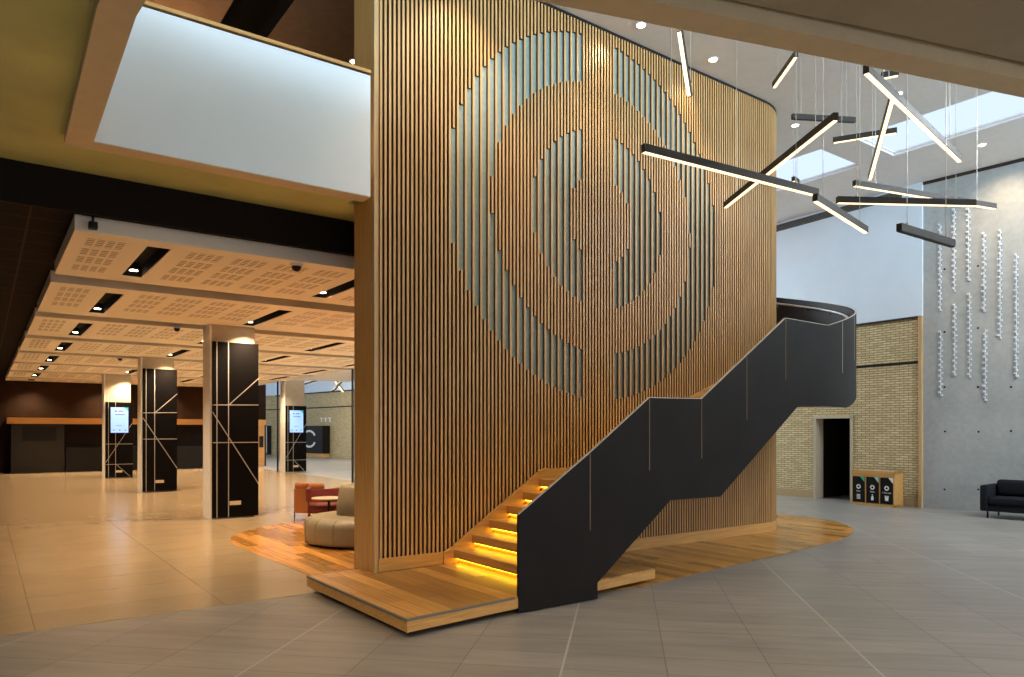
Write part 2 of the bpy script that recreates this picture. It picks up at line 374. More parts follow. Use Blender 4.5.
# brick wall with a door opening: local x along DB (away), room on local +y side
Lb = 33.0
K2 = K+DB*Lb; KE = Vector((-17.6, 53.9, 0)); DB2 = (KE-K2).normalized(); L2 = (KE-K2).length
def sB(px, O=K, D=DB): r = (px-512)/724; return (r*O.y-O.x)/(D.x-r*D.y)
d0, d1 = sB(853.2), sB(813.8)                     # outer edges of door lining
mb = MB(); mb.box(0, d0, -.3, 0, 0, 4.38); mb.box(d1, Lb, -.3, 0, 0, 4.38); mb.box(d0, d1, -.3, 0, 2.13, 4.38)
struct(wallframe(mb.build('wall_brick', M['brick']), K, DB))
struct(wallframe(MB().box(-.02, Lb, -.3, .035, 4.38, CEIL+.1).build('wall_upper', M['white_wall']), K, DB))
struct(wallframe(MB().box(0, Lb, 0, .05, 4.34, 4.385).build('trim_brick_head', M['gunmetal']), K, DB))
struct(wallframe(MB().box(.05, Lb, -.0, .012, 3.30, 3.36).build('trim_brick_groove', M['black']), K, DB))
struct(wallframe(MB().box(-.02, .06, -.02, .06, 0, 4.38).build('trim_corner', M['oak_v']), K, DB))
mb = MB(); mb.box(.06, d0, 0, .02, 0, .2); mb.box(d1, Lb, 0, .02, 0, .2)
struct(wallframe(mb.build('baseboard_brick', M['skirt']), K, DB))
struct(wallframe(MB().box(0, L2, -.3, 0, 0, 4.38).build('wall_brick_back', M['brick']), K2, DB2))
struct(wallframe(MB().box(0, L2, -.3, .035, 4.38, CEIL+.1).build('wall_upper_back', M['white_wall']), K2, DB2))
struct(wallframe(MB().box(0, L2, -.0, .012, 3.30, 3.38).build('trim_groove_back', M['black']), K2, DB2))
struct(wallframe(MB().box(0, L2, 0, .05, 4.32, 4.40).build('trim_brick_head_back', M['gunmetal']), K2, DB2))
# ventilation grille below the roof
g = thing('air_grille', 'long dark linear air grille high on the white wall under the roof', 'grille', K+DB*.45+Vector((0, 0, CEIL-.23)), math.atan2(DB.y, DB.x))
MB().box(0, 16, .02, .05, 0, .17).build('backing', M['black'], g)
mb = MB()
for i in range(5): mb.box(0, 16, .05, .085, .01+i*.036, .022+i*.036)
mb.build('louvre', plain('grey_louvre', (.22, .21, .2), .5), g)
# doorway
dr = MB(); dr.box(d0, d0+.07, -.3, .03, 0, 2.13); dr.box(d1-.07, d1, -.3, .03, 0, 2.13); dr.box(d0, d1, -.3, .03, 2.07, 2.14)
dd = struct(wallframe(dr.build('door_1', plain('pale_door_lining', (.50, .43, .30), .5)), K, DB))
lf = MB().box(d0-.28, d1+.28, -1.5, -1.45, 0, 2.13).build('door_leaf', M['door_dark']); lf.parent = dd
mb = MB(); mb.box(d0-.3, d0, -1.5, -.3, 0, 2.3); mb.box(d1, d1+.3, -1.5, -.3, 0, 2.3); mb.box(d0-.3, d1+.3, -1.5, -.3, 2.14, 2.3)
lf = mb.build('door_reveal', M['dark_wall']); lf.parent = dd
lf = MB().path([(d0+.62, -1.44, 1.0), (d0+.62, -1.39, 1.0), (d0+.74, -1.39, 1.0)], .012).build('door_handle', M['pale_metal']); lf.parent = dd
# far return brick wall
FX, FY = KE.x, KE.y
q = struct(MB().box(-24, 0, 0, .3, 0, 4.38).build('wall_brick_far', M['brick'])); q.location = KE
struct(MB().box(FX-24, FX, FY-.03, FY+.3, 4.38, CEIL+.1).build('wall_upper_far', M['white_wall']))
struct(MB().box(FX-24, FX, FY-.02, FY, 3.30, 3.37).build('trim_groove_far', M['black']))

# hall back and side walls
struct(MB().box(-12, 8.0, 29.4, 29.7, 0, 4.1).build('wall_back', M['dark_wall'], frame='H'))
struct(MB().box(-12.2, -12, -14, 29.7, 0, CEIL+.3).build('wall_left', M['dark_wall'], frame='H'))
struct(MB().box(-12, 6.6, 29.4, 29.6, 4.1, CEIL+.3).build('wall_back_upper', M['white_wall'], frame='H'))
struct(MB().box(-12, 4.2, 10.0, 10.2, 4.7, CEIL+.3).build('wall_upper_room', M['ceil_brown'], frame='H'))
struct(MB().box(4.0, 4.2, .55, 10.0, 4.7, CEIL+.0).build('wall_upper_side', M['ceil_brown'], frame='H'))

# ------------------------------------------------------------------ slatted feature wall
fw = thing('slatted_wall', 'tall freestanding oak slatted wall with two grey-green ring bands, curved far end', 'feature wall', P0, ANG)
T0, TR, RC = .0, 7.28, 1.1
WT = CEIL-.03
def wallpt(s, d):                                  # s along face, d outward offset
    if s <= TR: return (s, -d), (0, -1)
    a = (s-TR)/RC
    if a <= PI/2: n = (math.sin(a), -math.cos(a)); return (TR+(RC+d)*math.sin(a), RC-(RC+d)*math.cos(a)), n
    e = (s-TR-RC*PI/2); return (TR+RC+d, RC+e), (1, 0)
SE = TR+RC*PI/2+2.2
# backing core
ss = [0.05]+[TR*.5, TR]+[TR+RC*PI/2*i/12 for i in range(1, 13)]+[SE]
front = [wallpt(s, -.05)[0] for s in ss]; back = [wallpt(s, -.45)[0] for s in ss]
MB().prism(front+back[::-1], .0, WT).build('core_board', M['slat_back'], fw)
pitch, w2 = .0567, .0135
TC, ZC = 3.459, 4.72
RO, RI, ro, ri, HB = 2.53, 1.88, 1.24, .615, .285
def segs(dt, R, r):
    if abs(dt) >= R: return []
    a = math.sqrt(R*R-dt*dt)
    if abs(dt) >= r: return [(ZC-a, ZC+a)]
    b_ = math.sqrt(r*r-dt*dt); return [(ZC-a, ZC-b_), (ZC+b_, ZC+a)]
def skirt_z(t):                                    # slats stop on the stair skirting
    base = .165+.15
    if t < 1.0: return base
    if t < 2.3: return .165+.15+(t-.85)*.66
    if t < 3.3: return 1.125+.16
    if t < 4.9: return 1.125+.16+(t-3.15)*.66
    return 2.245+.16
sl = MB(); te = MB(); ba = MB()
i = 0; s = .0627
while s < SE:
    (cx, cy), n = wallpt(s, 0); tx = (-n[1], n[0])
    if tx[0] < -.01: tx = (-tx[0], -tx[1])
    zz0 = .17
    gaps = []
    if i % 2 == 1 and s < TR and abs(s-TC) > HB: gaps = sorted(segs(s-TC, RO, RI)+segs(s-TC, ro, ri))
    z = .17; parts = []
    for g0, g1 in gaps: parts.append((z, g0)); z = g1
    parts.append((z, WT-.012))
    def quad(hw, din, dout): 
        return [(cx-tx[0]*hw-n[0]*din, cy-tx[1]*hw-n[1]*din), (cx+tx[0]*hw-n[0]*din, cy+tx[1]*hw-n[1]*din), (cx+tx[0]*hw+n[0]*dout, cy+tx[1]*hw+n[1]*dout), (cx-tx[0]*hw+n[0]*dout, cy-tx[1]*hw+n[1]*dout)]
    for z0, z1 in parts:
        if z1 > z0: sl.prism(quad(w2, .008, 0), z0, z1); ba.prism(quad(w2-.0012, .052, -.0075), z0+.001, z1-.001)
    for z0, z1 in gaps: te.prism(quad(pitch-w2, .052, -.038), z0, z1)
    i += 1; s += pitch
sl.build('oak_slats', M['oak_slat'], fw)
te.build('ring_inlay', M['teal'], fw)
ba.build('shade_toned_slat_sides', M['slat_shade'], fw)
# end board, end face, top trim, base
MB().box(-.03, .014, -.02, .02, 0, WT).build('edge_board', M['oak_v'], fw)
MB().box(-.03, .045, .02, .52, 0, WT).build('end_board', M['oak_side'], fw)
ss2 = [0.015]+[TR*.25*i for i in range(1, 5)]+[TR+RC*PI/2*i/12 for i in range(1, 13)]+[SE]
MB().prism([wallpt(s, .006)[0] for s in ss2]+[wallpt(s, -.05)[0] for s in ss2][::-1], 0.01, .17+.0).build('base_board', M['oak'], fw)
MB().prism([wallpt(s, .004)[0] for s in ss2]+[wallpt(s, -.05)[0] for s in ss2][::-1], WT-.012, WT+.028).build('head_trim', M['black'], fw)

# ------------------------------------------------------------------ platform
pl = thing('timber_platform', 'low oak platform floating over a dark plinth at the foot of the stairs', 'platform', P0, ANG)
A, B_, Cc, D_ = (-.704, .24), (-.69, -2.04), (2.68, -1.71), (2.68, -.03)
slabp = [A, B_, Cc, (2.68, -.06), (-.045, -.06), (-.045, .28), ]
MB().prism(slabp, .06, .165).build('deck', M['oak_deck'], pl, bevel=.003)
eb = MB(); eb.prism([(-.708, .24), (-.694, -2.045), (-.685, -2.03), (-.70, .24)], .055, .149); eb.prism([(-.694, -2.045), (2.684, -1.715), (2.68, -1.705), (-.69, -2.035)], .055, .149); eb.prism([(2.684, -1.715), (2.684, -.06), (2.676, -.06), (2.676, -1.71)], .055, .149)
eb.build('edge_boards', M['oak'], pl)
def inset(p, d): 
    c = Vector((sum(q[0] for q in p)/len(p), sum(q[1] for q in p)/len(p))); return [tuple(Vector(q)+(c-Vector(q)).normalized()*d) for q in p]
MB().prism([(-.60, .16), (-.59, -1.90), (2.58, -1.60), (2.58, -.08), (-.06, -.08), (-.06, .16)], .0095, .054).build('plinth', M['black'], pl)
e1 = MB()
e1.prism([(-.715, .24), (-.702, -2.052), (-.68, -2.035), (-.69, .24)], .150, .168); e1.prism([(-.702, -2.052), (.52, -1.932), (.52, -1.905), (-.69, -2.02)], .150, .168)
e1.build('nosing_strip', plain('grey_grip_strip', (.16, .14, .11), .6), pl)

# ------------------------------------------------------------------ staircase
st = thing('staircase', 'oak staircase rising along the slatted wall behind a folded dark steel balustrade', 'staircase', P0, ANG)
RIS, GO = .16, .26
NB = 1.90
def step_z(k): return .165+RIS*k
flights = [(1.0, .165, 6), (3.32, 1.125, 7)]
tread0 = None
for ft, fz, n in flights:
    for k in range(n):
        z = fz+RIS*(k+1); t = ft+GO*k
        last = k == n-1
        if last: continue
        if tread0 is None:
            tread0 = MB().box(0, .33, -NB, -.012, -.10, 0).build('tread', M['oak_tread'], st, bevel=.004); tread0.location = (t, 0, z)
            riser0 = MB().box(.06, .075, -NB, -.012, -.165, -.10).build('riser', M['oak'], st); riser0.location = (t, 0, z)
            led0 = MB().box(.035, .058, -NB+.02, -.03, -.112, -.1005).build('light_strip', M['led_stair'], st); led0.location = (t, 0, z)
        else:
            for o in (tread0, riser0, led0):
                c = o.copy(); C.objects.link(c); c.parent = st; c.location = (t, 0, z)
for ft, fz, n, te_ in ((1.0, .165, 6, 3.33), (3.32, 1.125, 7, 5.70)):
    z = fz+RIS*n; t = ft+GO*(n-1)
    MB().box(t, te_, -NB, -.012, z-.10, z).build('landing', M['oak_tread'], st, bevel=.004)
    for o in (riser0, led0):
        c = o.copy(); C.objects.link(c); c.parent = st; c.location = (t, 0, z)
# wall skirting following the flights (in front of the slats)
def band(pts, h, y0, y1, name, mat):
    mb = MB()
    for (a, za), (b_, zb) in zip(pts, pts[1:]): mb.prism_y([(a, za), (b_, zb), (b_, zb+h), (a, za+h)], y0, y1)
    return mb.build(name, mat, st)
nl = [(.86, .165), (1.0, .235), (2.30, 1.09), (2.38, 1.12), (3.18, 1.12), (3.32, 1.195), (4.80, 2.10), (5.3, 2.14), (5.92, 2.38), (7.0, 2.78)]
mb = MB()
for (a, za), (b_, zb) in zip(nl, nl[1:]): mb.prism_y([(a, za-.10 if a > .9 else .166), (b_, zb-.10 if b_ > 1.1 else .166), (b_, zb+.13), (a, za+.14)], -.045, -.0075)
mb.box(.016, .86, -.03, -.0075, .166, .166+.145)
mb.build('wall_skirting', M['oak'], st)
# closed underside + inner stringer
def underside():
    mb = MB()
    for (a, za), (b_, zb) in zip(sof_pts, sof_pts[1:]): mb.prism_y([(a, za), (b_, zb), (b_, zb+.03), (a, za+.03)], -NB, -.012)
    return mb
sof_pts = [(1.62, .21), (2.70, .985), (3.59, .985), (5.226, 2.115), (5.75, 2.115)]
underside().build('underside', M['steel_in'], st)
# outer balustrade: folded steel panels
cut = .006
top = [(.56, .95), (1.479, 1.527), (2.359, 2.116), (3.24, 2.126), (4.93, 3.23), (5.70, 3.222)]
bot = [(.56, .0), (1.584, .0), (1.584, .174), (2.70, .967), (3.59, .962), (5.226, 2.09), (5.70, 2.09)]
def interp(pl_, t):
    for (a, za), (b_, zb) in zip(pl_, pl_[1:]):
        if a <= t <= b_ and b_ > a: return za+(zb-za)*(t-a)/(b_-a)
    return pl_[-1][1]
cuts = [.56, 1.479, 2.359, 3.24, 4.10, 4.93, 5.68]
def bt(t, hi=False):
    if t < 1.584 or (t == 1.584 and not hi): return 0.0
    return interp(bot[2:], t)
for a, b_ in zip(cuts, cuts[1:]):
    lo = [(a, bt(a))]
    for q in bot:
        if a < q[0] < b_: lo.append(q)
    lo.append((b_, bt(b_)))
    hi = [(b_, interp(top, b_)), (a, interp(top, a))]
    lo = [(x, max(z, .01)) for x, z in lo]
    MB().prism_y(lo+hi, -1.93, -1.902).build('balustrade_panel', M['steel'], st)
    # thin bright edge along the top
    MB().prism_y([(a, interp(top, a)), (b_, interp(top, b_)), (b_, interp(top, b_)+.006), (a, interp(top, a)+.006)], -1.932, -1.90).build('top_edge', M['pale_metal'], st)
for t in cuts[1:-1]:
    zt = interp(top, t); zb = bt(t, True)
    frac = {1.479: .45, 2.359: .45, 3.24: .6, 4.10: .75, 4.93: .7}[t]
    L_ = min(.8, (zt-zb)*.6)
    MB().box(t-.0035, t+.0035, -1.933, -1.93, zt-L_, zt-.01).build('joint_leak_strip', M['joint_leak'], st)  # pale strip painting the light that leaks through the panel joint
# curved sweep of the balustrade
t0c, u0c, R = 5.68, 2.08, 4.0
def zt_(d): 
    if d < 4: return 3.222
    if d < 28.4: return 3.222+(3.63-3.222)*(d-4)/24.4
    return 3.63+(d-28.4)*.0170
def zb_(d):
    if d < 14: return 2.09
    if d < 28.4: return 2.09+.2*(d-14)/14.4
    return 2.29+(d-28.4)*.0170
def arc(d, r): a = math.radians(d); return (t0c+r*math.sin(a), u0c-r*math.cos(a))
degs = [i*1.5 for i in range(0, 75)]
rings = []; rin = []; edge = []; rail = []
for d in degs:
    (ax, ay), (bx, by) = arc(d, R+.01), arc(d, R-.014); z0, z1 = zb_(d), zt_(d)
    rings.append([(ax, ay, z0), (ax, ay, z1), (bx, by, z1), (bx, by, z0)])
    cx, cy = arc(d, R-.016); dx, dy = arc(d, R-.04)
    rin.append([(cx, cy, z0+.02), (cx, cy, z1-.015), (dx, dy, z1-.015), (dx, dy, z0+.02)])
    edge.append([(ax, ay, z1), (ax, ay, z1+.006), (bx, by, z1+.006), (bx, by, z1)])
    hx, hy = arc(d, R-.10); rail.append((hx, hy, z1-.12))
MB().loft(rings).build('curved_panel', M['steel'], st)
MB().loft(rin).build('inner_lining', M['steel_in'], st)
MB().loft(edge).build('curved_edge', M['pale_metal'], st)
mb = MB().path(rail, .02)
for d in range(6, 110, 12): mb.tube((*arc(d, R-.10), zt_(d)-.12), (*arc(d, R-.03), zt_(d)-.2), .008)
mb.build('handrail', M['pale_metal'], st)
for d, L_ in ((.05, 0), (11, .75), (21.5, .7)):
    if not L_: continue
    p, q = Vector(arc(d, R+.012)), Vector(arc(d+.17, R+.012)); p2, q2 = Vector(arc(d, R+.008)), Vector(arc(d+.17, R+.008))
    MB().prism([tuple(p), tuple(q), tuple(q2), tuple(p2)], zt_(d)-L_, zt_(d)-.01).build('joint_leak_strip', M['pale_metal'], st)  # painted light leak at the joints of the curve
# curved flight: wedge treads and soffit
def r_in(d):
    a = math.radians(d); best = 0
    for k in range(60, 340):
        r = k*.01; x, y = t0c+r*math.sin(a), u0c-r*math.cos(a)
        inside = (x <= TR and y > -.0) or (x > TR and y < RC and math.hypot(x-TR, y-RC) < RC) or (x > TR and y >= RC and x < TR+RC)
        if inside: best = max(best, r)
    return best+.06
wz = 2.245; dcur = 4.0
while dcur < 104:
    seg = [dcur+j for j in (0, 3.5, 7, 10.6)]
    wz += .16
    MB().prism([arc(d, R-.05) for d in seg]+[arc(d, r_in(d)) for d in seg][::-1], wz-.1, wz).build('winder_tread', M['oak_tread'], st)
    dcur += 10.5
seg = [i*2.0 for i in range(0, 56)]
rings = [[(*arc(d, R-.02), zb_(d)+.02), (*arc(d, R-.02), zb_(d)+.05), (*arc(d, r_in(d)), zb_(d)+.05), (*arc(d, r_in(d)), zb_(d)+.02)] for d in seg]
MB().loft(rings).build('curved_underside', M['steel_in'], st)
MB().prism([arc(d, R-.05) for d in (0, 2, 4)]+[arc(d, r_in(d)) for d in (0, 2, 4)][::-1], 2.145, 2.245).build('landing', M['oak_tread'], st)

# ------------------------------------------------------------------ pillars in the hall
pdefs = {}
def lines(mb, segs_, W, Z0, Z1, y):
    for (x0, y0, x1, y1) in segs_:
        a = Vector((x0*W, Z1-(Z1-Z0)*y0)); b_ = Vector((x1*W, Z1-(Z1-Z0)*y1)); d = (b_-a).normalized(); n = Vector((-d.y, d.x))*.008
        mb.prism_y([tuple(a+n), tuple(b_+n), tuple(b_-n), tuple(a-n)], y-.003, y)
def pillar(t, u, screen, label):
    W, ZT = .92, (2.82 if screen else 3.52)
    p = thing('clad_pillar', label, 'pillar', H(t, u), ANG, 'black clad pillars in the hall')
    MB().box(.02, .86, .06, .56, .004, 4.02).build('concrete_shaft', M['pillar'], p)
    MB().box(-.02, .018, .02, .56, .004, 4.02).build('corner_fin', plain('pale_fin', (.86, .84, .82), .5, .0), p)
    MB().box(.022, W, .0, .06, .03, ZT).build('cladding', M['clad'], p)
    MB().box(.862, .90, .06, .56, .03, ZT).build('side_cladding', M['clad'], p)
    mb = MB()
    if screen: sg = [(.13, .0, .13, 1), (.38, .0, .38, 1), (.03, .556, 1, .556), (.03, .825, 1, .825), (.03, .80, 1, .27), (.40, .825, .9, .99)]
    else: sg = [(.12, .0, .12, 1), (.36, .0, .36, 1), (.03, .36, 1, .355), (.03, .573, 1, .573), (.36, .36, 1, .20), (.03, .40, 1, .815)]
    lines(mb, sg, W, .03, ZT, 0); mb.build('inlay_lines', M['line'], p)
    zp = ZT-(ZT-.03)*.92
    MB().box(.38*W, .62*W, -.012, 0, zp-.04, zp+.04).build('label_plate', M['label'], p)
    if screen:
        z0, z1 = ZT-(ZT-.03)*.405, ZT-(ZT-.03)*.07; x0, x1 = .2*W, .83*W
        b_ = MB().box(x0-.02, x1+.02, -.05, -.003, z0-.02, z1+.02).build('screen_casing', M['black'], p)
        sc_ = MB().box(x0, x1, -.053, -.0501, z0, z1).build('screen', M['screen'], p)
        MB().prism_y([(x1-.14, z1), (x1, z1), (x1, z1-.14)], -.055, -.0531).build('corner_mark', M['teal_ink'], sc_)
        mb = MB(); mb.box(x0+.14, x1-.12, -.055, -.0531, z1-.28, z1-.25)
        for q in (.08, .27, .46): mb.box(x0+q, x0+q+.045, -.055, -.0531, z0+.07, z0+.115)
        mb.box(x0+.17, x0+.36, -.055, -.0531, z0+.25, z0+.265)
        mb.box(x0+.25, x1-.17, -.055, -.0531, z1-.16, z1-.12)
        mb.lathe([(.035, -.001), (.035, .001)], n=16) if False else None
        mb.box(x0+.14, x0+.20, -.055, -.0531, z1-.17, z1-.11)
        mb.build('screen_text', M['screen_ink'], sc_)
    return p
pillar(.06, 7.515, False, 'black clad pillar with pale line inlay, largest and first behind the balcony')
pillar(.06, 15.17, False, 'black clad pillar with pale line inlay, without screen, between two other pillars')
pillar(.06, 22.8, True, 'black clad pillar with lit blue screen in front of the dark bar')
pillar(6.73, 22.8, True, 'black clad pillar with lit blue screen in front of the brick wall')

# ------------------------------------------------------------------ ceiling rafts
ords = ['first and largest', 'second', 'third', 'fourth', 'fifth', 'sixth', 'seventh', 'eighth and farthest']
slots_t = [.74+2.65*k for k in range(4)]          # local x of each slot (raft starts at t=-2.79)
lamp_pts = []
for k in range(8):
    ub = 4.0+3.8*k; uf = ub-3.15 if k else 1.36
    if k == 7: ub = 29.3
    Lr = ub-uf
    r = thing('ceiling_raft', 'pale perforated ceiling raft with dark light slots, %s from the balcony' % ords[k], 'ceiling raft', H(-2.79, uf, 3.86), ANG, 'perforated ceiling rafts over the hall')
    W = 9.45; sw = .25; ya, yb_ = (.30, Lr-.38)
    if k: ya = .45
    mb = MB(); x = 0
    for q in slots_t:
        mb.box(x, q, 0, Lr, 0, .165); mb.box(q, q+sw, 0, ya, 0, .165); mb.box(q, q+sw, yb_, Lr, 0, .165); x = q+sw
    mb.box(x, W, 0, Lr, 0, .165)
    mb.build('board', M['raft'], r)
    for q in slots_t:
        mb = MB(); e = .004
        mb.box(q+e, q+sw-e, ya+e, yb_-e, .15, .163); mb.box(q+e, q+.012, ya+e, yb_-e, .012, .15); mb.box(q+sw-.012, q+sw-e, ya+e, yb_-e, .012, .15)
        mb.box(q+.012, q+sw-.012, ya+e, ya+.012, .012, .15); mb.box(q+.012, q+sw-.012, yb_-.012, yb_-e, .012, .15)
        so = mb.build('light_slot', M['bulkhead'], r)
        MB().lathe([(.055, .06), (.07, .08), (.07, .149)], q+sw/2, yb_-.2, 20).build('lamp_body', M['black'], so)
        MB().lathe([(.052, .052), (.052, .059)], q+sw/2, yb_-.2, 20).build('lamp_lens', M['lamp'], so)
        lamp_pts.append(H(-2.79+q+sw/2, uf+yb_-.2, 3.86+.03))

# small ceiling devices
def dome(px, py, label):
    p = PZ(px, py, 3.86); o = thing('dome_camera', label, 'security camera', p, 0, 'dome cameras under the ceiling rafts')
    MB().lathe([(.075, -.03), (.08, 0)], n=20).build('base', M['white'], o)
    MB().lathe([(.01, -.095), (.035, -.085), (.055, -.06), (.06, -.031)], n=20).build('dome', M['black'], o, smooth=True)
dome(296.5, 264, 'small black dome camera under the nearest ceiling raft')
dome(177, 327, 'small black dome camera under the third ceiling raft')
dome(120, 357.5, 'tiny dome camera under a far ceiling raft, left of the middle pillar')
p = thing('projector_bracket', 'black boxy camera on a short arm fixed to the raft front edge', 'camera', H(-2.63, 1.32, 3.90), ANG)
p.scale = (.75, .75, .75)
MB().box(-.055, .055, -.09, .03, -.03, .07).build('body', M['black'], p, bevel=.008)
MB().path([(0, -.02, .07), (0, -.02, .15), (-.04, -.02, .2)], .016).build('arm', M['black'], p)
MB().tube((0, -.09, .02), (0, -.12, .02), .03, n=16).build('lens', M['door_dark'], p)

# ------------------------------------------------------------------ bar at the hall's back
bar = thing('bar_counter', 'long dark bar with an orange oak header strip along the hall back wall', 'bar', H(0, 28.4), ANG)
MB().box(-2.75, 7.7, 0, .95, 2.05, 2.30).build('header', M['orange_strip'], bar)
pn = MB().box(-2.62, -.76, .1, .95, 0.005, 2.05).build('front_panel', M['grey_panel'], bar)
MB().box(-2.25, -1.05, .085, .1, 1.34, 1.92).build('display', M['door_dark'], pn)
MB().box(-.76, 7.3, .55, .95, .005, 2.05).build('recess', M['bulkhead'], bar)
MB().box(-.7, 7.2, .15, .5, .005, 1.05).build('counter', M['door_dark'], bar)
MB().box(7.3, 7.62, .0, .95, .005, 2.05).build('end_panel', M['oak'], bar)
MB().box(7.36, 7.56, -.02, 0, .95, 1.5).build('notice', M['black'], bar)
# slim black posts at the hall edge
for u, lb in ((15.5, 'slim black floor-to-ceiling post beside the slatted wall end board'), (23.2, 'slim black floor-to-ceiling post just behind the screen pillar on the brick side')):
    tag(MB().box(-.03, .03, -.03, .03, .004, 3.85).build('screen_post', M['black']), lb, 'post', 'slim black posts at the hall edge')
    o = C.objects[-1] if False else [x for x in C.objects if x.name.startswith('screen_post')][-1]; o.location = H(6.55, u); o.rotation_euler = (0, 0, ANG)

# ring-marked black booth by the brick wall
sb = sB(330.5, K2, DB2)
bo = thing('ring_booth', 'black booth panel with a broken white ring emblem against the brick wall', 'booth', K2+DB2*sb, math.atan2(DB2.y, DB2.x))
MB().box(0, 4.1, .05, .6, .25, 2.1).build('panel', M['door_dark'], bo)
MB().box(.02, 4.08, .06, .58, .004, .25).build('plinth', M['oak'], bo)
mb = MB(); cx, cz, ra, rb = 1.75, 1.22, .60, .47
ring_x = [(cx+0, cz)]
for a0, a1 in ((25, 155), (205, 335)):
    pts = [(cx+1.55*ra*math.cos(math.radians(a)), cz+ra*math.sin(math.radians(a))) for a in range(a0, a1+1, 5)]
    pin = [(cx+1.55*rb*math.cos(math.radians(a)), cz+rb*math.sin(math.radians(a))) for a in range(a0, a1+1, 5)]
    for i in range(len(pts)-1): mb.prism_y([pts[i], pts[i+1], pin[i+1], pin[i]], .6, .615)
mb.build('ring_emblem', M['white'], bo)
sg = thing('wall_sign', 'row of three small cream icons on the brick wall above the black booth', 'sign', K2+DB2*(sb-.1)+Vector((0, 0, 2.35)), math.atan2(DB2.y, DB2.x))
for i in range(3):
    mb = MB(); mb.box(i*.55, i*.55+.32, .0, .03, .24, .3); mb.box(i*.55+.12, i*.55+.2, .0, .03, 0, .24); mb.build('icon', M['white'], sg)
# far door
fd = struct(MB().box(-4.75, -4.2, -.08, 0, .0, 2.15).build('door_2', M['door_dark'])); 
r_ = (263.5-512)/724; fd.location = (r_*(FY-.1)+4.75, FY, 0)
h = MB().box(-4.62, -4.5, -.1, -.08, .1, 2.1).build('door_frame', M['pale_metal']); h.parent = fd

# ------------------------------------------------------------------ recycling station
sa, sb_ = sB(894), sB(853.0)
dir_r = math.atan2(DB.y, DB.x)
Lr = 1.46
r0 = K+DB*.72
rs = thing('recycling_station', 'oak recycling cabinet with three black bin doors beside the doorway', 'recycling bin', K+DB*.30+Vector((-.843, -.537, 0))*.20, dir_r)
# local x along DB (to the left in view), y out to the room
Wd, Dp, Ht = 1.03, .42, .82
mb = MB(); mb.box(0, Wd, .03, .06, .0, Ht); mb.box(0, .022, .03, Dp, 0, Ht); mb.box(Wd-.022, Wd, .03, Dp, 0, Ht); mb.box(0, Wd, .03, Dp, Ht-.05, Ht); mb.box(0, Wd, .03, Dp, 0, .06)
mb.box(0, Wd, Dp-.03, Dp, Ht-.14, Ht-.05)
for q in (1, 2): mb.box(Wd*q/3-.011, Wd*q/3+.011, .06, Dp, .06, Ht-.05)
mb.build('cabinet', M['oak'], rs)
def tri(mb, cx, cz, r, y):
    for k in range(3):
        a0 = PI/2+k*2*PI/3+.16; a1 = a0+2*PI/3-.42; P = []
        for rr in (r, r*.52): P.append([(cx+rr*math.cos(a0+(a1-a0)*j/6), cz+rr*math.sin(a0+(a1-a0)*j/6)) for j in range(7)])
        for j in range(6): mb.prism_y([P[0][j], P[0][j+1], P[1][j+1], P[1][j]], y, y+.003)
        m_ = a1+.02; rm = r*.76
        mb.prism_y([(cx+r*1.15*math.cos(m_), cz+r*1.15*math.sin(m_)), (cx+rm*math.cos(m_+.42), cz+rm*math.sin(m_+.42)), (cx+r*.4*math.cos(m_), cz+r*.4*math.sin(m_))], y, y+.003)
names = [('Coffee cups', 'cup', 'white'), ('Plastic', 'bottle', 'cyan'), ('Paper', 'sheets', 'green')]
for k, (tx_, ic, cc) in enumerate(names):
    x0, x1 = Wd*k/3+.022, Wd*(k+1)/3-.022; y = Dp-.02; z0, z1 = .075, Ht-.145; cx = (x0+x1)/2
    d = MB().box(x0, x1, y, y+.02, z0, z1).build('bin_door', M['door_dark'], rs)
    MB().prism_y([(x0, z1), (x0+.11, z1), (x0, z1-.13)], y+.02, y+.023).build('corner_mark', M[cc], d)
    mb = MB(); tri(mb, cx, z0+.36, .055, y+.02); mb.build('recycling_symbol', M['white'], d)
    text(tx_, .045, M['white'], d, (cx, y+.022, z0+.255), (PI/2, 0, PI))
    mb = MB()
    if ic == 'cup': mb.prism_y([(cx-.035, z0+.07), (cx+.035, z0+.07), (cx+.045, z0+.16), (cx-.045, z0+.16)], y+.02, y+.023); mb.box(cx-.05, cx+.05, y+.02, y+.023, z0+.168, z0+.185)
    elif ic == 'bottle': mb.prism_y([(cx-.03, z0+.06), (cx+.03, z0+.06), (cx+.03, z0+.13), (cx+.012, z0+.16), (cx-.012, z0+.16), (cx-.03, z0+.13)], y+.02, y+.023); mb.box(cx-.012, cx+.012, y+.02, y+.023, z0+.168, z0+.195)
    else:
        for j in range(4): mb.box(cx-.045, cx+.045, y+.02, y+.023, z0+.07+j*.03, z0+.088+j*.03)
    mb.build('waste_icon', M['white'], d)
    MB().lathe([(.07, Ht), (.07, Ht+.008), (.05, Ht+.008), (.05, Ht)], cx, .25, 24).build('disposal_ring', M['pale_metal'], rs)

# ------------------------------------------------------------------ dark sofa on the right
sf = thing('sofa', 'dark charcoal three-seat sofa on slim legs against the concrete wall', 'sofa', Vector((9.44, 14.62, 0)), math.atan2(DC.y, DC.x))
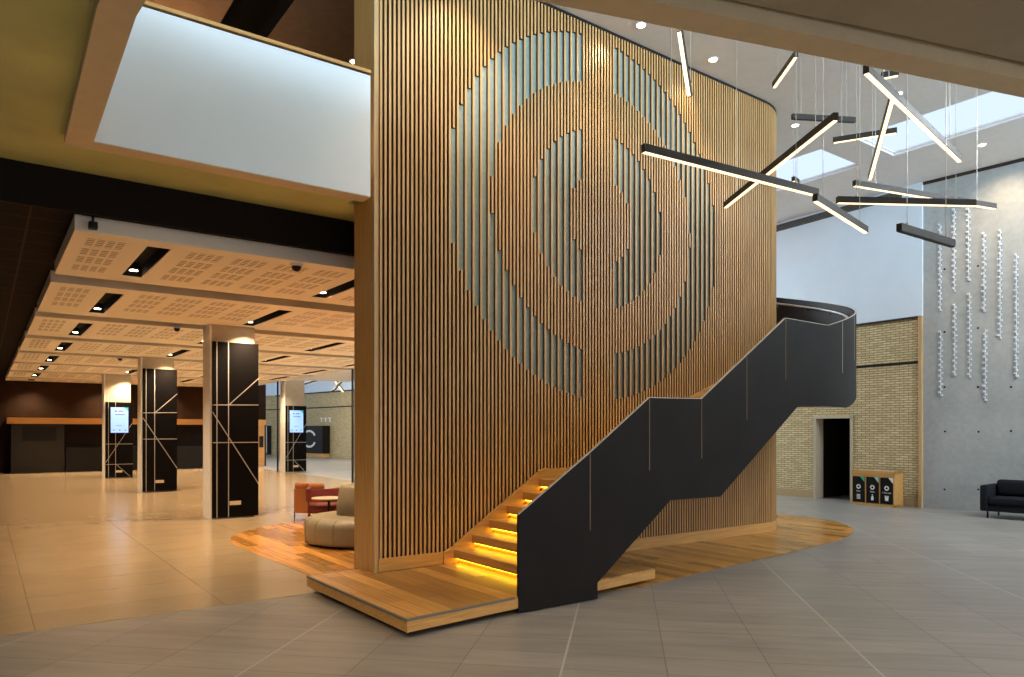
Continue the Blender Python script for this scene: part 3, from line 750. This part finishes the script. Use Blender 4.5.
# local x along the wall, y toward the wall
Dp = .85; Ws = 2.3
MB().box(.0, .14, 0, Dp, .14, .66).build('armrest', M['sofa'], sf, bevel=.03, seg=3)
MB().box(Ws-.14, Ws, 0, Dp, .14, .66).build('armrest', M['sofa'], sf, bevel=.03, seg=3)
MB().box(.14, Ws-.14, .02, Dp, .14, .27).build('base', M['sofa'], sf, bevel=.02)
MB().box(.14, Ws-.14, Dp-.18, Dp, .27, .68).build('backrest', M['sofa'], sf, bevel=.03, seg=3)
for k in range(2): MB().box(.145+k*1.005, 1.145+k*1.005, -.01, .64, .28, .43).build('seat_cushion', M['sofa'], sf, bevel=.04, seg=3)
for k in range(2): MB().box(.16+k*1.0, 1.13+k*1.0, .46, .66, .44, .76).build('back_cushion', M['sofa'], sf, bevel=.06, seg=3)
for x in (.12, Ws-.12):
    for y in (.08, Dp-.08): MB().box(x-.012, x+.012, y-.02, y+.02, 0, .14).build('leg', M['black'], sf)

# ------------------------------------------------------------------ lounge behind the wall
z1f = .009
pf = thing('round_sofa', 'round beige leather pouf sofa with tapered central backrest on the timber floor', 'sofa', Vector((-2.36, 11.42, z1f)), 0)
MB().lathe([(.80, .03), (.86, .045), (.88, .08), (.885, .16), (.885, .28), (.875, .34), (.84, .39), (.78, .42), (.68, .435), (.2, .44)], n=56).build('seat', M['pouf'], pf, smooth=True)
MB().lathe([(.66, .0), (.66, .03)], n=40).build('plinth', M['black'], pf)
MB().lathe([(.40, .44), (.395, .60), (.35, .86), (.33, .885), (.1, .89)], n=40).build('backrest', M['pouf'], pf, smooth=True)
mb = MB()
for k in range(16):
    a = 2*PI*k/16+.1; c, s = math.cos(a), math.sin(a)
    mb.path([(.862*c, .862*s, .045), (.88*c, .88*s, .08), (.885*c, .885*s, .16), (.885*c, .885*s, .28), (.875*c, .875*s, .34), (.84*c, .84*s, .39), (.78*c, .78*s, .42)], .004, 5)
mb.build('seam', plain('dark_stitch', (.16, .11, .06), .7), pf)
def table(x, y, h, r, label):
    t = thing('side_table', label, 'table', Vector((x, y, z1f)), 0, 'round side tables in the lounge')
    MB().lathe([(r*.97, h-.022), (r, h-.01), (r, h)], n=40).build('tabletop', M['tabletop'], t)
    MB().lathe([(.022, .012), (.022, h-.022)], n=14).build('stem', M['black'], t)
    MB().lathe([(.19, 0), (.19, .008), (.03, .016)], n=32).build('base', M['black'], t)
table(-3.14, 12.42, .60, .29, 'round pale side table in front of the beige pouf, by the maroon chair')
table(-3.12, 14.62, .62, .36, 'round pale side table farther back behind the pouf backrest')
def lounge_chair(name, label, loc, rz, m1, m2, cushions=False, group=None):
    c = thing(name, label, 'armchair', loc, rz, group)    # faces +y, width along x
    W, D = .68, .62
    MB().box(.03, W-.03, .06, D, .29, .43).build('seat', m2, c, bevel=.035, seg=3)
    # wrap-around back and arms: one bent band
    prof = [(0, D), (0, .12), (.03, .045), (.09, .01), (.18, 0), (W-.18, 0), (W-.09, .01), (W-.03, .045), (W, .12), (W, D)]
    th = .06; z0, z1 = (.16, .62) if cushions else (.50, .72)
    inn = [(min(max(x, th), W-th), max(y, th) if y < D else y) for x, y in prof]
    mb = MB()
    for i in range(len(prof)-1): mb.prism([prof[i], prof[i+1], inn[i+1], inn[i]] if (Vector(inn[i])-Vector(inn[i+1])).length > 1e-4 else [prof[i], prof[i+1], inn[i]], z0, z1)
    bmesh.ops.remove_doubles(mb.bm, verts=mb.bm.verts, dist=1e-4)
    mb.build('backrest', m1, c)
    if cushions:
        MB().box(.04, W/2-.01, .02, .17, .60, .75).build('head_cushion', m1, c, bevel=.06, seg=3)
        MB().box(W/2+.0, W-.02, .02, .17, .60, .74).build('head_cushion', m1, c, bevel=.06, seg=3)
    for x in (.05, W-.05):
        for y in (.05, D-.06): MB().tube((x, y, .50 if not cushions and y < .1 else .30), (x+(.01 if x > .3 else -.01), y, 0), .014, .009).build('leg', m2 if not cushions else M['black'], c)
    return c
lounge_chair('lounge_chair', 'maroon open-backed lounge chair beside the nearer side table', Vector((-3.60, 12.62, z1f)), ANG*.35, M['maroon_fab'], M['maroon_fab'])
lounge_chair('lounge_chair', 'burnt orange armchair with two head cushions behind the maroon chair', Vector((-4.27, 14.0, .004+.005)), -.30, M['orange_fab'], M['orange_fab'], True)
lounge_chair('lounge_chair', 'dark red closed armchair half hidden behind the round pale tables', Vector((-3.10, 13.36, z1f)), .12, M['maroon_fab'], M['maroon_fab'], True)

# ------------------------------------------------------------------ pendant bars
PD = [  # px1,py1,z1, px2,py2,z2, label, rough width
 (679, 31, 6.3, 689, 97, 5.7, 'bright pendant light bar nearest the slatted wall, high by the void edge'),
 (796, 57, 6.5, 774, 88, 6.5, 'short tilted pendant light bar tucked under the void edge, middle of the cluster'),
 (792, 119, 6.5, 855, 122.5, 6.5, 'dark unlit-looking pendant bar hanging level behind the crossing bars'),
 (836, 120, 4.8, 725, 208, 4.8, 'pendant light bar crossing the long nearest bar diagonally'),
 (643, 152, 4.35, 817, 196, 4.35, 'longest nearest pendant bar, dark side to view, running from the slatted wall'),
 (815, 201, 4.15, 866, 233, 4.15, 'lit pendant bar continuing from the tip of the longest nearest bar'),
 (833, 143, 6.0, 897, 133, 6.0, 'short dark pendant bar crossed by the steep lit bar'),
 (866, 73, 5.0, 960, 162, 5.0, 'long bright pendant bar running diagonally in front of the skylight'),
 (881, 79, 6.2, 899, 75.5, 6.2, 'stub of pendant bar behind the top of the long skylight bar'),
 (893, 98, 5.3, 870, 180, 5.3, 'steep bright pendant bar crossing behind the long skylight bar'),
 (854, 186, 5.0, 995, 209, 5.0, 'upper of two long shallow pendant bars before the white wall'),
 (837, 203, 4.5, 975, 206, 4.5, 'lower of two long shallow pendant bars before the white wall'),
 (899, 231, 3.7, 953, 247, 3.7, 'lowest dark pendant bar in front of the concrete wall'),
 (793, 181, 6.0, 798, 184, 6.0, 'tiny pendant bar end far behind the longest nearest bar'),
]
leds = []
def pendant(p1, p2, label, group, ztop=CEIL, w=.054, h=.075, lit=True):
    mid = (p1+p2)/2; d = p2-p1; L_ = d.length; yaw = math.atan2(d.y, d.x); pitch_ = math.asin(d.z/L_)
    o = thing('pendant_light', label, 'pendant light', mid, 0, group)
    o.rotation_euler = Matrix.Rotation(yaw, 3, 'Z').to_euler()
    rot = (0, -pitch_, 0)
    a = MB().box(-L_/2, L_/2, -w/2, w/2, 0, h).build('housing', M['gunmetal'], o); a.rotation_euler = rot
    a = MB().box(-L_/2+.01, L_/2-.01, -w/2+.006, w/2-.006, -.006, -.0005).build('diffuser', M['led'] if lit else M['gunmetal'], o); a.rotation_euler = rot
    for x in (-L_*.36, L_*.36):
        z = x*math.sin(pitch_)+h
        MB().tube((x, 0, z-.002), (x, 0, ztop-mid.z), .0035, n=6).build('cable', M['pale_metal'], o)
        MB().lathe([(.012, z-.004), (.012, z+.03)], x, 0, 10).build('gripper', M['pale_metal'], o)
    leds.append((p1, p2))
for (a, b_, z, c, d, z2, lb) in PD: pendant(PZ(a, b_, z), PZ(c, d, z2), lb, 'linear pendant lights hanging in the atrium', lit=not ('unlit' in lb or 'lowest' in lb))
FP = [((304, 385), (318, 381), 'first'), ((300, 376), (327, 379), 'second'), ((332, 377), (343, 392), 'third'), ((333, 392), (347, 376), 'fourth')]
for i, ((a, b_), (c, d), nm) in enumerate(FP):
    pendant(Vector(((a-512)/724*36, 36, 1.75+(431-b_)/724*36)), Vector(((c-512)/724*37.5, 37.5, 1.75+(431-d)/724*37.5)), 'distant pendant light bar above the brick atrium, %s from the screen pillar' % nm, 'distant pendant lights beyond the hall', w=.1, h=.1)

# atrium downlights
def downlight(px, py, label, r=.055, z=CEIL):
    p = PZ(px, py, z-.001) if z == CEIL else PZ(px, py, z)
    o = thing('downlight', label, 'downlight', p, 0, 'recessed downlights in the high ceiling')
    MB().lathe([(r+.02, -.012), (r+.02, 0), (r+.001, 0), (r+.001, -.012)], n=24).build('trim_ring', M['white'], o)
    MB().lathe([(r, -.018), (r, -.0125)], n=24).build('lens', M['lamp'], o)
    return p
dl = [downlight(641, 24.5, 'bright round downlight at the void edge above the slatted wall'), downlight(713, 59, 'bright round downlight between slatted wall and first pendant bar'), downlight(795, 125, 'small round downlight below the level dark pendant bar'), downlight(1004-22, 144.5, 'round downlight in the ceiling beside the concrete wall'), downlight(899, 93+0, 'small downlight behind the long skylight pendant bar', .04)]
downlight(354, 61, 'small bright downlight in the brown ceiling above the balcony', .05, CEIL-.008)

# strands of ceramic beads on concrete
ST = [(940.3, 225, 311, 'upper strand of white beads, first column from the brick corner'), (954.4, 209, 292, 'upper bead strand, second column from the brick corner'), (968.8, 209, 281, 'upper bead strand, third column from the brick corner'), (984.3, 234, 312, 'upper bead strand, fourth column from the brick corner'), (1000.3, 229, 339, 'long single bead strand in the fifth column from the brick corner'), (1016.5, 255, 377, 'long single bead strand farthest from the brick corner'), (941, 332, 396, 'lower bead strand, first column from the brick corner'), (955, 305, 375.5, 'lower bead strand, second column from the brick corner'), (969.8, 293, 377.5, 'lower bead strand, third column from the brick corner'), (985.5, 329, 401, 'lower bead strand, fourth column from the brick corner')]
for px, y0, y1, lb in ST:
    r = (px-512)/724; s = (r*K.y-K.x)/(DC.x-r*DC.y); Y = K.y+s*DC.y; zt = 1.75+(431-y0)/724*Y; zb = 1.75+(431-y1)/724*Y
    mb = MB(); z = zb; k = 0
    while z < zt:
        dx = (-1)**k*.018+random.uniform(-.006, .006); w = random.uniform(.016, .026); dp = random.uniform(.03, .06)
        mb.box(dx-w, dx+w, -dp, -.012, z, z+random.uniform(.035, .05)); z += .062; k += 1
    mb.tube((0, -.008, zb), (0, -.008, zt), .008, n=6)
    o = mb.build('bead_strand', M['bead']); tag(o, lb, 'wall ornament', 'strands of white beads on the concrete wall')
    o.location = K+DC*s; o.rotation_euler = (0, 0, math.atan2(DC.y, DC.x))

# ------------------------------------------------------------------ lights
def area(name, loc, direction, sx_, sy_, power, col, spread=180):
    l = bpy.data.lights.new(name, 'AREA'); l.shape = 'RECTANGLE'; l.size = sx_; l.size_y = sy_; l.energy = power; l.color = col; l.spread = math.radians(spread)
    o = bpy.data.objects.new(name, l); C.objects.link(o); o.location = loc; o.rotation_euler = Vector(direction).to_track_quat('-Z', 'Y').to_euler(); return o
def spot(name, loc, target, power, col, ang, blend=.6, r=.04):
    l = bpy.data.lights.new(name, 'SPOT'); l.energy = power; l.color = col; l.spot_size = math.radians(ang); l.spot_blend = blend; l.shadow_soft_size = r
    o = bpy.data.objects.new(name, l); C.objects.link(o); o.location = loc; o.rotation_euler = (Vector(target)-Vector(loc)).to_track_quat('-Z', 'Y').to_euler(); return o
DAY = (.66, .83, 1.0); WARM = (1, .73, .45)
# sky portals in the skylights, plus added fill lights out of view
o = area('unseen_skylight_fill', H((s0+s1)/2, -6.5, CEIL+.04), (0, 0, -1), s1-s0-.06, 4.9, 650, (.88, .94, 1)); o.rotation_euler = (0, 0, ANG)  # added fill light in the unseen first opening
for a, b_ in S[1:]:
    o = area('skylight_portal', H((s0+s1)/2, (a+b_)/2, CEIL+.06), (0, 0, -1), s1-s0-.06, b_-a-.06, 1, DAY); o.rotation_euler = (0, 0, ANG); o.data.cycles.is_portal = True
o = area('far_atrium_fill', H(10.5, 32, CEIL+.04), (0, 0, -1), 1.4, 10, 1500, (1, .93, .8)); o.rotation_euler = (0, 0, ANG)  # added fill to brighten the distant brick, out of view
o = area('far_atrium_fill', H(10.5, 20, CEIL+.04), (0, 0, -1), 1.4, 6, 500, (1, .95, .88)); o.rotation_euler = (0, 0, ANG)  # second added fill over the far atrium
o = area('inner_atrium_fill', H(10.84, 11, CEIL+.04), (0, 0, -1), 1.4, 5.8, 1100, (.72, .88, 1)); o.rotation_euler = (0, 0, ANG)  # added cool fill to lift the white upper wall
# daylight from the glazed front behind the photographer (upper and lower storey), then added fills
dr_ = (UX-VX*.45)
area('front_glazing_daylight', H(10, -13.5, 6.05), dr_+Vector((0, 0, -.05)), 14, 2.4, 2200, (.64, .83, 1))
area('entrance_daylight', H(9, -13, 2.2), dr_, 14, 3.8, 170, (1, .84, .64))
for x_, y_ in ((-4.5, 2.6), (-1.6, 1.2), (1.6, 1.6), (4.6, 1.6), (7.6, 2.4), (-1.2, 3.4)):
    spot('soffit_fill', (x_, y_, 4.3), (x_*.98, y_+.5, 0), 210, (1, .80, .55), 140, .7, .08)  # added fill spots with no fixtures, brightening floor and platform
area('side_fill_light', H(-4, -14.2, 6.05), UX+VX*.35, 14, 2.4, 1900, (.62, .82, 1))  # added fill panel, lifts the upper wall and parapet
# hall downlights
for p in lamp_pts: spot('hall_lamp', p, p+Vector((0, 0, -3)), 620, WARM, 115, 1)
for i, (p, tgt, pw) in enumerate(((dl[0], H(2.0, 0, 5.5), 70), (dl[1], H(4.6, 0, 5.2), 90), (dl[3], K+DC*1.7+Vector((0, 0, 5.9)), 260), (H(3.3, -1.3, CEIL-.06), H(3.2, 0, 3.5), 150), (H(5.6, -1.3, CEIL-.06), H(5.5, 0, 3.2), 150), (H(1.2, -1.6, CEIL-.06), H(1.2, -.3, 2.5), 160), (H(1.2, -.9, CEIL-.06), H(1.0, 0, 5.5), 160))):
    spot('atrium_lamp_and_fill', p+Vector((0, 0, -.03)), tgt, pw, WARM, 80, .8)  # low-aimed spots by the slats are added, with no fixture, for warmth
l = bpy.data.lights.new('upper_room_lamp', 'POINT'); l.energy = 42; l.color = (1, .55, .25); l.shadow_soft_size = .3; o = bpy.data.objects.new('upper_room_lamp', l); C.objects.link(o); o.location = H(-1.6, 3.5, 6.4)

w = bpy.data.worlds.new('sky'); sc.world = w; w.use_nodes = True; bg = w.node_tree.nodes['Background']
bg.inputs[0].default_value = (.60, .73, .95, 1); bg.inputs[1].default_value = 1.3

# ------------------------------------------------------------------ camera
cam = bpy.data.cameras.new('camera'); co = bpy.data.objects.new('camera', cam); C.objects.link(co)
co.location = (0, 0, 1.75); co.rotation_euler = (PI/2, 0, 0); cam.sensor_width = 36; cam.lens = 724/1024*36
cam.shift_y = (431-338.5)/1024; cam.clip_end = 200; sc.camera = co
sc.view_settings.view_transform = 'Standard'; sc.view_settings.look = 'None'; sc.view_settings.gamma = 1; sc.view_settings.use_curve_mapping = False
sc.view_settings.exposure = 0
